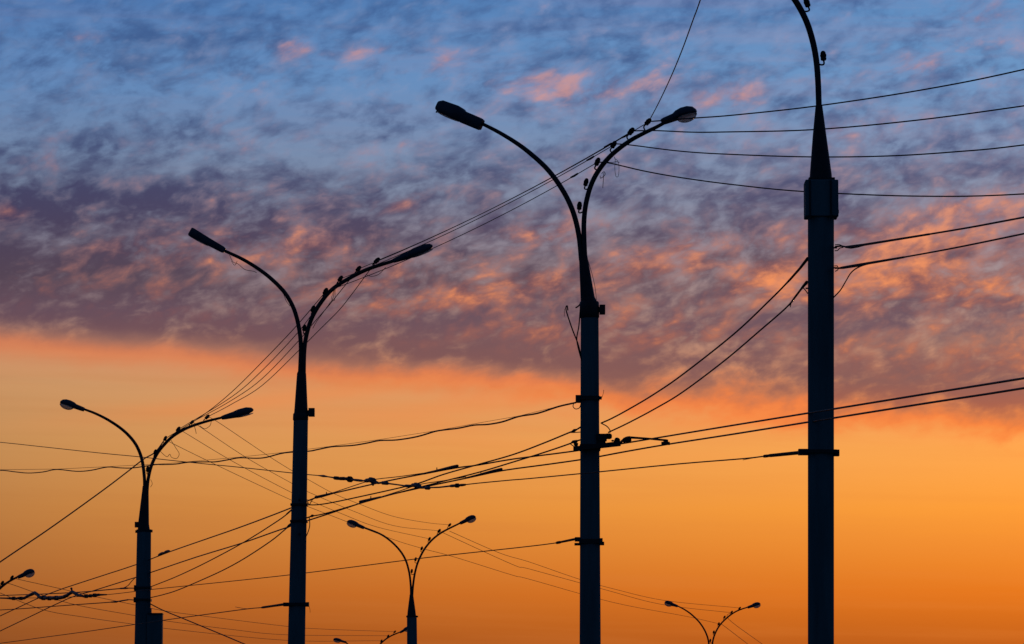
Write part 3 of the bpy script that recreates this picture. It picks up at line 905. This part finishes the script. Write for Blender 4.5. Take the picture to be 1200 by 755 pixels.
# edge lamp -> farthest lamp
for pts, nth in zip([
        [(14, 677), (24, 679.6), (68.5, 689.5), (110, 699), (158, 709), (190.6, 715.6), (231, 721.2), (335, 734), (380, 737.4), (462.6, 740.4)],
        [(2.6, 683.6), (12, 684.4), (50, 697.6), (91, 709.4), (158, 721.5), (196, 728), (270, 737.6), (335, 744), (454.8, 745.2)],
        [(-8, 692), (0, 695), (50, 714.6), (100, 723.6), (152, 731), (192, 736.4), (335, 750.5), (447, 751)]], ['topmost', 'middle', 'lowest']):
    wire('overhead_wire', '%s of three faint wires running low behind the cabinet lamp' % nth, 'wire', pts, 0.6, [(0, 115), (458, 180)], LW)
# tall lamp -> right, past the nearest pole
for pts, nth in zip([
        [(759.3, 142.6), (777, 141.4), (815, 138.4), (860, 135), (956.5, 124.4), (1080, 105.6), (1200, 81.5), (1420, 28)],
        [(739.5, 153.6), (768, 153.2), (810, 155), (850, 154.8), (954.7, 152), (1074.5, 141), (1200, 124.2), (1420, 92)],
        [(719, 168.6), (738, 170), (800, 177.6), (860, 181.2), (949, 184), (1039, 183), (1120, 178), (1200, 170), (1420, 140)],
        [(700, 190), (716, 191.6), (755, 200.6), (800, 208.6), (860, 216.6), (942, 224.6), (1074.5, 230), (1200, 227.4), (1420, 210)]], ORD):
    wire('overhead_wire', '%s of four wires from tall crossarm lamp passing behind nearest pole' % nth, 'wire', pts, 1.7, [(pts[0][0], D3(pts[0][0])), (1200, 53.5)], LW)
# steep one to the top of the frame
o, f = wire('overhead_wire', 'steep single wire rising from top insulator of tall crossarm lamp', 'wire', [(760.6, 142), (772.4, 119.6), (787, 88.6), (800, 57), (812, 24), (820.7, 0), (842, -66)], 1.5, [(759, D3(759)), (842, 44)])

# cables tied to the nearest pole, right side
kr = [(978, 49.6), (1200, 41)]
o, f = wire('overhead_cable', 'upper of two thick cables anchored on right flank of nearest pole', 'cable', [(979, 289.2), (986, 288.6), (996, 289.8), (1008, 287.8), (1045, 281.8), (1089, 274.6), (1140, 266), (1200, 254.8), (1420, 214)], 2.2, kr)
wpart(o, f, 'anchor_grip', [(991, 289.6, 2.6), (997, 289.6, 4.4), (1005, 288.4, 4.2), (1012, 287, 3), (1089, 274.6, 2.6)], 'cable', 8)
wpart(o, f, 'eye_loop', [(979, 287, 1.3), (984, 287, 1.3), (988.4, 289.6, 1.3), (984, 291, 1.2), (981.6, 293.6, 1.2), (978.6, 294, 1.2)], 'cable', 6, 4)
o, f = wire('overhead_cable', 'lower of two thick cables anchored on right flank of nearest pole', 'cable', [(979, 314.6), (990, 313.4), (1008, 310.4), (1030, 306.6), (1059, 301.6), (1120, 290.4), (1200, 274), (1420, 228)], 2.0, kr)
wpart(o, f, 'anchor_grip', [(982, 314.6, 2), (988, 313.8, 3.4), (1004, 311.2, 3.8), (1018, 308.6, 3.2), (1059, 301.6, 2.6)], 'cable', 8)
wpart(o, f, 'cable_tail', [(1022, 308.2, 1.6), (1008, 312.4, 1.6), (998, 319, 1.6), (991, 330, 1.6), (985, 340, 1.6), (977, 348.6, 1.6)], 'cable', 6, 4, -0.03)
wpart(o, f, 'eye_loop', [(978, 311.8, 1.2), (981.4, 312, 1.2), (982, 316, 1.2), (979, 318, 1.2)], 'cable', 6, 3)
# feeder cables between tall lamp and nearest pole
kf = [(704, 59.9), (946, 49.6)]
o, f = wire('feeder_cable', 'upper of two cables slung between tall crossarm lamp and nearest pole', 'cable', [(704.5, 496), (716.6, 490.6), (736, 480.2), (765, 463), (800, 439), (860, 391.6), (900, 354), (923, 330.6), (946.5, 303)], 1.9, kf)
wpart(o, f, 'anchor_grip', [(919, 335, 2), (926, 327.6, 2.8), (938, 314, 3.2), (946.5, 303, 4)], 'cable', 8)
wpart(o, f, 'jumper', [(705, 496.4, 1.3), (711, 499.6, 1.3), (714.6, 504, 1.3), (714.8, 507.4, 1.3)], 'cable', 6, 4)
o, f = wire('feeder_cable', 'lower of two cables slung between tall crossarm lamp and nearest pole', 'cable', [(713, 506.8), (735, 496.4), (766, 480), (800, 459.6), (850, 422), (890, 388), (921, 361), (933, 346.6), (940, 337.4), (945.6, 332.6)], 1.9, kf)
wpart(o, f, 'anchor_grip', [(925, 357.6, 2.2), (933, 346.6, 2.6), (938, 340, 2.6), (942, 335, 3.6), (945.4, 330.6, 3.6)], 'cable', 8)
wpart(o, f, 'jumper', [(936, 342, 1.3), (940.4, 337.6, 1.3), (943.6, 340, 1.3), (946.4, 344, 1.3)], 'cable', 6, 3)
wpart(o, f, 'cable_tail', [(927, 355, 1), (926.6, 358, 1), (926, 360, 1)], 'cable', 5)

# wavy cable hung on a messenger
kw = [(674, 60.0), (350, 75.6), (168, 89.0), (0, 105.6)]
o, f = wire('wavy_cable', 'wavy slack cable drooping leftward from top clamp of tall lamp', 'cable',
            [(674.6, 472), (668, 473.4), (653, 477), (630, 484.5), (608, 488.2), (589, 494.4), (571.7, 497.5), (555, 498.4), (537, 502), (520, 504), (509, 505.9), (489, 511.8), (465, 515.7), (445, 516.4), (430, 519.4), (414.6, 522), (400, 523), (387.8, 523.8),
             (372, 527), (361.5, 528.9), (333.5, 530.8), (312.5, 536), (300, 537.2), (281, 536.6), (267, 539), (253, 541.3), (242.5, 541.4), (221.5, 541.8), (205.8, 544), (190, 544.6), (181.7, 544.7), (156.7, 548.4), (141.7, 548.5),
             (125.8, 547.5), (106.7, 551.3), (90, 552.5), (66.7, 550.3), (50, 553.3), (33, 554.5), (16.7, 553), (0, 551.3), (-30, 553), (-140, 556), (-300, 560)], 1.65, kw, sub=4)
wpart(o, f, 'messenger_wire', [(653, 476.6, .5), (608, 487.6, .5), (560, 496, .5), (509, 505.2, .5), (445, 515.2, .5), (388, 523, .5), (333, 530.2, .5), (281, 535.8, .5), (200, 543, .5), (126, 547, .5), (67, 549.8, .5), (0, 550.6, .5), (-140, 554, .5), (-300, 558, .5)], 'cable', 5)
# straight span wire, left edge to nearest pole
ks = [(935, 49.7), (690, 57.7), (490, 66.5), (350, 74.5), (168, 88.4), (0, 106)]
o, f = wire('span_wire', 'long span wire carrying the junction of insulators, ending at nearest pole', 'wire',
            [(-300, 489), (-100, 508.6), (0, 518.4), (43, 523), (116.7, 531), (161.7, 535.3), (200, 539.6), (242.5, 544), (277.5, 547.4), (342, 554.4), (360.6, 556.3), (379, 558), (410, 562), (451, 566.4), (480, 569.8), (505, 571.6), (536, 569.2), (558, 566.6), (600, 562.6), (620, 561), (703, 553),
             (795, 543.8), (871.5, 537.6), (897, 534.6)], 1.25, ks, sub=3)
wpart(o, f, 'strain_insulator', [(901, 534.2, 3.6), (903, 534, 4.2), (935, 530.8, 4.6), (938, 530.2, 4)], 'porcelain', 8)
wpart(o, f, 'strain_insulator', [(894.6, 535, 2.4), (896, 534.8, 3.8), (899.6, 534.4, 3.8), (901, 534.2, 2)], 'porcelain', 8)
wpart(o, f, 'wire_tail', [(893, 535.4, .8), (880, 537.4, .8), (870.6, 539.2, .8)], 'cable', 4)
J = [('strain_insulator', 'porcelain', [(391, 560.2, 2), (392.4, 560.2, 4.4), (396, 560.6, 4.6), (397, 560.8, 3.2), (399, 561, 4.4), (403, 561, 4.6), (404, 561.2, 3.2), (405.6, 561.2, 4.2), (408.6, 561.4, 3)]),
     ('insulator_disc', 'porcelain', [(409, 561.6, 2.6), (409.2, 561.6, 7.4), (410.8, 562, 7.4), (411, 562, 2.6)]),
     ('link_rod', 'steel', [(411, 562, 2.4), (418, 562.8, 3.2), (423, 563.4, 3.2), (426, 563.6, 1.8), (428, 563.4, 3)]),
     ('hanger_clamp', 'steel', [(428, 563.6, 3), (429.4, 563.4, 5), (433, 562.8, 5), (434, 562.4, 6.6), (438, 563.4, 6.6), (439, 564.6, 4.2), (443, 566.2, 3), (446, 566, 2.4)]),
     ('hanger_foot', 'steel', [(436, 564, 4), (437, 567.6, 3.6), (437.2, 569, 2)]),
     ('link_knob', 'steel', [(447.4, 566, 2.4), (448.6, 566, 4.6), (453.4, 566.4, 4.6), (455, 566.8, 2.6)]),
     ('link_rod', 'steel', [(455, 566.8, 2), (466, 568.2, 1.8), (474, 569.4, 2), (476, 569.6, 3.8), (480, 569.9, 4.2), (481, 570, 2.6)]),
     ('hanger_clamp', 'steel', [(482, 569.4, 3.4), (483.6, 568.8, 4.8), (486.4, 568.6, 5), (487, 568.6, 6.6), (491, 570, 6.2), (493, 571.6, 3), (499, 571.8, 2.4)]),
     ('link_knob', 'steel', [(498, 571.6, 2.4), (499.4, 571.8, 4.8), (502.4, 572, 4.8), (504, 571.8, 2.2)]),
     ('link_rod', 'steel', [(503, 571.6, 1.8), (515, 571.2, 2), (527, 569.8, 2.2), (529, 569.6, 3.6), (534, 569.2, 3.6)]),
     ('insulator_disc', 'porcelain', [(534.6, 569.2, 3), (535, 569.2, 5.6), (536.6, 569.1, 5.6), (537, 569, 3)]),
     ('strain_insulator', 'porcelain', [(537, 569, 2.6), (541, 568.6, 3.4), (545, 568.2, 2.6), (546, 568, 1.4)]),
     ('link_rod', 'steel', [(373, 557.4, 1.2), (379, 558, 3), (384, 558.8, 1.6), (391, 560, 1.6)])]
for nm, mt, pts in J:
    wpart(o, f, nm, pts, mt, 8, 1, -0.04)

# trolley contact wires
kt = [(1420, 32), (1200, 40), (960, 48.9), (780, 59.4), (690, 61.6), (490, 66.9), (350, 73.3), (168, 97.8), (0, 112)]
o, f = wire('contact_wire', 'upper trolley contact wire crossing in front of nearest pole', 'wire',
            [(1420, 407), (1200, 443.4), (1090, 461), (977, 479.4), (860, 498.4), (780, 511.6), (735, 519), (671.5, 529), (602, 538), (560, 545.2), (536, 548.2), (496, 555.6), (451, 564.4), (392, 578), (370, 583.4), (342, 595), (310, 607.4), (275.8, 620), (240, 632.4), (198.7, 646.8),
             (159, 662), (110, 678), (56, 696.4), (0, 722), (-160, 795)], 1.75, kt, mat='copper', sub=3)
wpart(o, f, 'section_bar', [(496, 555.4, 2.4), (510, 552.4, 3), (530, 547.4, 3.6), (536, 546.2, 3.8)], 'steel', 6)
wpart(o, f, 'section_bar', [(370, 583, 3.6), (378, 581.2, 3.4), (392, 577.6, 2.2)], 'steel', 6)
wpart(o, f, 'section_pin', [(512, 551.6, 1.4), (512, 548, 1.2)], 'steel', 5)
wpart(o, f, 'section_pin', [(382.6, 580, 1.4), (382.6, 576.6, 1.2)], 'steel', 5)
wpart(o, f, 'bypass_wire', [(496, 554.6, 1.1), (468, 558.6, 1.1), (440, 561.8, 1.1), (425, 566, 1.1), (392, 577, 1.1)], 'copper', 5, 3)
wpart(o, f, 'splice_clamp', [(185.6, 650.8, 1.6), (187, 650.2, 3.4), (190, 648.8, 3.8), (192.4, 648, 2.6)], 'steel', 8)
wpart(o, f, 'splice_clamp', [(192.2, 648, 2), (194, 647.2, 3.6), (197, 646.2, 3.6), (198.6, 645.8, 1.8)], 'steel', 8)
wpart(o, f, 'jumper', [(372, 582, 1), (366, 586, 1), (363.6, 590, 1), (361.8, 592.4, 1)], 'cable', 5, 3)
o, f = wire('contact_wire', 'lower trolley contact wire held by pull-off arm of tall lamp', 'wire',
            [(1420, 418), (1200, 455), (1090, 472), (977, 490), (860, 508.8), (785, 520.4), (735, 529), (703, 535), (679.5, 539), (640, 544.6), (589, 551.6), (546, 560.6), (492, 572), (440, 584.4), (386, 602), (360, 610.4), (340, 617), (319, 624.2), (283, 636.8), (230, 653), (176.7, 671), (150, 679.6),
             (106.6, 693.3), (79, 702), (0, 739.7), (-160, 815)], 1.75, [(x, d + .25) for x, d in kt], mat='copper', sub=3)
wpart(o, f, 'section_bar', [(546, 560.4, 2.2), (560, 557, 2.8), (580, 551.6, 3.4), (587.6, 550, 3.6)], 'steel', 6)
wpart(o, f, 'section_bar', [(422, 588.2, 3.4), (432, 585.8, 3), (446, 582.6, 2.2)], 'steel', 6)
wpart(o, f, 'section_pin', [(563.6, 556, 1.4), (563.6, 552.6, 1.2)], 'steel', 5)
wpart(o, f, 'section_pin', [(434.6, 585, 1.4), (434.6, 581.4, 1.2)], 'steel', 5)
wpart(o, f, 'bypass_wire', [(546, 559, 1.1), (520, 563.4, 1.1), (492, 567.8, 1.1), (470, 575, 1.1), (446, 582.6, 1.1)], 'copper', 5, 3)
# feeders tall lamp -> mid lamp
km = [(680, 60.0), (360, 72.5)]
o, f = wire('feeder_cable', 'upper of two feeder cables sloping down from tall lamp to slim headed lamp', 'cable', [(681, 500.3), (673, 505), (667.8, 506.8), (638.7, 518.8), (602, 532.6), (560, 544.6), (520, 556), (492, 566), (472, 571), (430, 580.4), (384, 590), (364, 591.8), (360.6, 589)], 1.7, km)
wpart(o, f, 'anchor_grip', [(670, 506, 1.8), (673, 504.6, 3.8), (676, 503.4, 1.8), (681, 500.4, 1.8)], 'porcelain', 8)
wpart(o, f, 'jumper', [(668, 507, 1.2), (672, 507, 1.2), (681, 506.4, 1.2)], 'cable', 5)
o, f = wire('feeder_cable', 'lower of two feeder cables sloping down from tall lamp to slim headed lamp', 'cable', [(681, 515.4), (673.7, 517.5), (666, 520.7), (638.7, 530), (600, 542), (560, 553.9), (504, 568), (448, 582.6), (386, 600.6), (366, 605), (360, 607)], 1.7, km)
wpart(o, f, 'anchor_grip', [(669.6, 519, 1.8), (671.8, 517.9, 3.8), (675.6, 517.2, 3.4), (677, 516.6, 1.2)], 'porcelain', 8)
wpart(o, f, 'jumper', [(668, 520.2, 1.2), (670, 521.6, 1.2), (673.6, 524, 1.2)], 'cable', 5)
wpart(o, f, 'anchor_grip', [(368, 604.4, 1.4), (365.8, 604.6, 3.4), (363.6, 605.6, 1.6), (359.6, 607, 1.6)], 'porcelain', 8)
# feeders mid lamp -> cabinet lamp
kc = [(342, 72.6), (176, 96.7)]
o, f = wire('feeder_cable', 'upper of two slack feeder cables from slim headed lamp to cabinet lamp', 'cable', [(342, 597.6), (332, 606), (319, 614.8), (300, 627), (279.8, 639), (255, 652.4), (231, 664.6), (204, 677), (176.6, 687.8)], 1.3, kc)
wpart(o, f, 'anchor_grip', [(342, 597.4, 2), (336, 602.6, 2)], 'cable', 6)
o, f = wire('feeder_cable', 'lower of two slack feeder cables from slim headed lamp to cabinet lamp', 'cable', [(341.4, 614), (332, 622.4), (317, 634.5), (289, 653), (266, 666), (242.7, 677), (210, 691), (192, 696.8), (176.4, 700.5)], 1.3, kc)
wpart(o, f, 'anchor_grip', [(341.6, 613.4, 2.4), (338.4, 616.6, 3.4), (335.6, 619, 1.6)], 'porcelain', 6)
# low span wire with strain insulator, tall lamp to left edge
kl = [(674, 59.9), (345, 76), (168, 90.4), (0, 108)]
o, f = wire('span_wire', 'low span wire from bottom clamp of tall lamp to far left junction', 'wire', [(673, 632.4), (652, 636.3), (620, 640.4), (560, 647), (500, 653.6), (420, 663.8), (338, 674), (260, 682.4), (177, 691), (125, 697), (62, 700.6), (0, 701), (-140, 704)], 1.05, kl)
wpart(o, f, 'strain_insulator', [(652, 636.4, 2.4), (653, 636.2, 3.4), (656, 635.6, 3.4), (657, 635.4, 2.6), (673.6, 632, 3), (675, 631.8, 3)], 'porcelain', 8)
J = [('strain_insulator', 'porcelain', [(125, 697, 1.6), (117, 697.2, 2.6), (115.6, 697.2, 3.4), (108, 698.2, 3.2), (104, 698.8, 3), (98, 699, 3), (95, 698.4, 2)]),
     ('hanger_clamp', 'steel', [(97, 698.6, 3), (92, 698, 3.6), (89, 696, 4), (85, 693.8, 3.8), (82, 695.4, 4), (79, 697.6, 3.8), (75, 698.8, 3.4)]),
     ('hanger_peg', 'steel', [(84.4, 695, 2.6), (84, 691, 2), (83.6, 689.8, 3)]),
     ('link_rod', 'steel', [(76, 699.6, 4), (70, 700.6, 4.6), (60, 701, 4.6), (49, 700.8, 4.4), (45, 699.4, 3.6)]),
     ('hanger_clamp', 'steel', [(47, 700.6, 3.6), (44, 697, 4), (40.6, 694.8, 4), (37, 696.6, 4), (33, 698.4, 3.4), (30, 700, 3)]),
     ('strain_insulator', 'porcelain', [(31, 700, 2.8), (28, 701.2, 3.6), (26, 701.4, 2.4), (23, 701.2, 3.6), (19, 701.4, 2.4), (14, 701.4, 3.2), (8, 701.2, 2), (0, 701, 1.8)])]
for nm, mt, pts in J:
    wpart(o, f, nm, pts, mt, 8, 1, -0.04)
for px_, py_, w_ in ((111, 697.8, 5), (106, 698.4, 4.4), (101, 698.8, 5), (66, 701, 6), (58, 701.2, 5.6), (51, 700.8, 6), (24.6, 701.4, 4.6), (16, 701.4, 4.6)):
    wpart(o, f, 'insulator_disc', [(px_ - .8, py_, w_), (px_ + .8, py_, w_)], 'porcelain', 8, 1, -0.04)
# wires leaving the cabinet lamp to the left
kz = [(159, 96.8), (0, 118)]
o, f = wire('span_wire', 'upper of two short span wires leaving cabinet lamp leftward', 'wire', [(158.6, 689.4), (144.7, 689.6), (122, 691.6), (97.5, 693.8), (56, 696), (0, 698), (-140, 702)], 1.3, kz)
wpart(o, f, 'anchor_grip', [(150, 689.4, 1.6), (147, 689.5, 2.4), (141, 689.8, 2)], 'cable', 6)
wpart(o, f, 'jumper', [(158, 677.6, 1), (154, 681.6, 1), (150, 686.4, 1), (144, 689.6, 1)], 'cable', 5, 3)
o, f = wire('span_wire', 'lower of two short span wires leaving cabinet lamp leftward', 'wire', [(158.4, 703.4), (149, 703), (137, 705.2), (91, 708.6), (58, 711), (0, 715), (-140, 722)], 1.2, kz)
wpart(o, f, 'anchor_grip', [(150, 703, 1.8), (138.6, 704.8, 1.4), (136, 705.4, 2.6), (130, 705.8, 1.6)], 'cable', 6)
# span wire at the bottom clamp of the mid lamp
kb = [(335, 72.5), (168, 90), (0, 112)]
o, f = wire('span_wire', 'lowest span wire, running left from bottom clamp of slim headed lamp', 'wire', [(334, 708.4), (307.6, 712), (289, 713.8), (231, 721.6), (191.7, 727), (157.6, 732), (100, 740.4), (45.7, 747.8), (0, 754), (-140, 772)], 1.0, kb)
wpart(o, f, 'strain_insulator', [(306.6, 712.2, 2), (308.4, 711.9, 2.8), (320, 710.2, 2.8), (332, 708.5, 3.2), (335, 708.2, 3.2)], 'porcelain', 8)
wpart(o, f, 'wire_tail', [(291, 713.6, .7), (284, 713, .7), (276, 711.4, .7)], 'cable', 4)
wire('guy_wire', 'dark stay wire slanting down rightward from cabinet lamp', 'wire', [(175.5, 707.5), (191.7, 715.6), (219.5, 727), (286.7, 755), (420, 812)], 1.3, [(176, 96.8), (420, 80)])
wire('guy_wire', 'long straight wire slanting down leftward from arm of cabinet lamp', 'wire', [(193.6, 514.4), (181.8, 530), (168, 538.4), (146.7, 555), (116.7, 577.6), (57.5, 620), (0, 658.8), (-160, 768)], 1.55, [(182, D1(182)), (0, 88)])
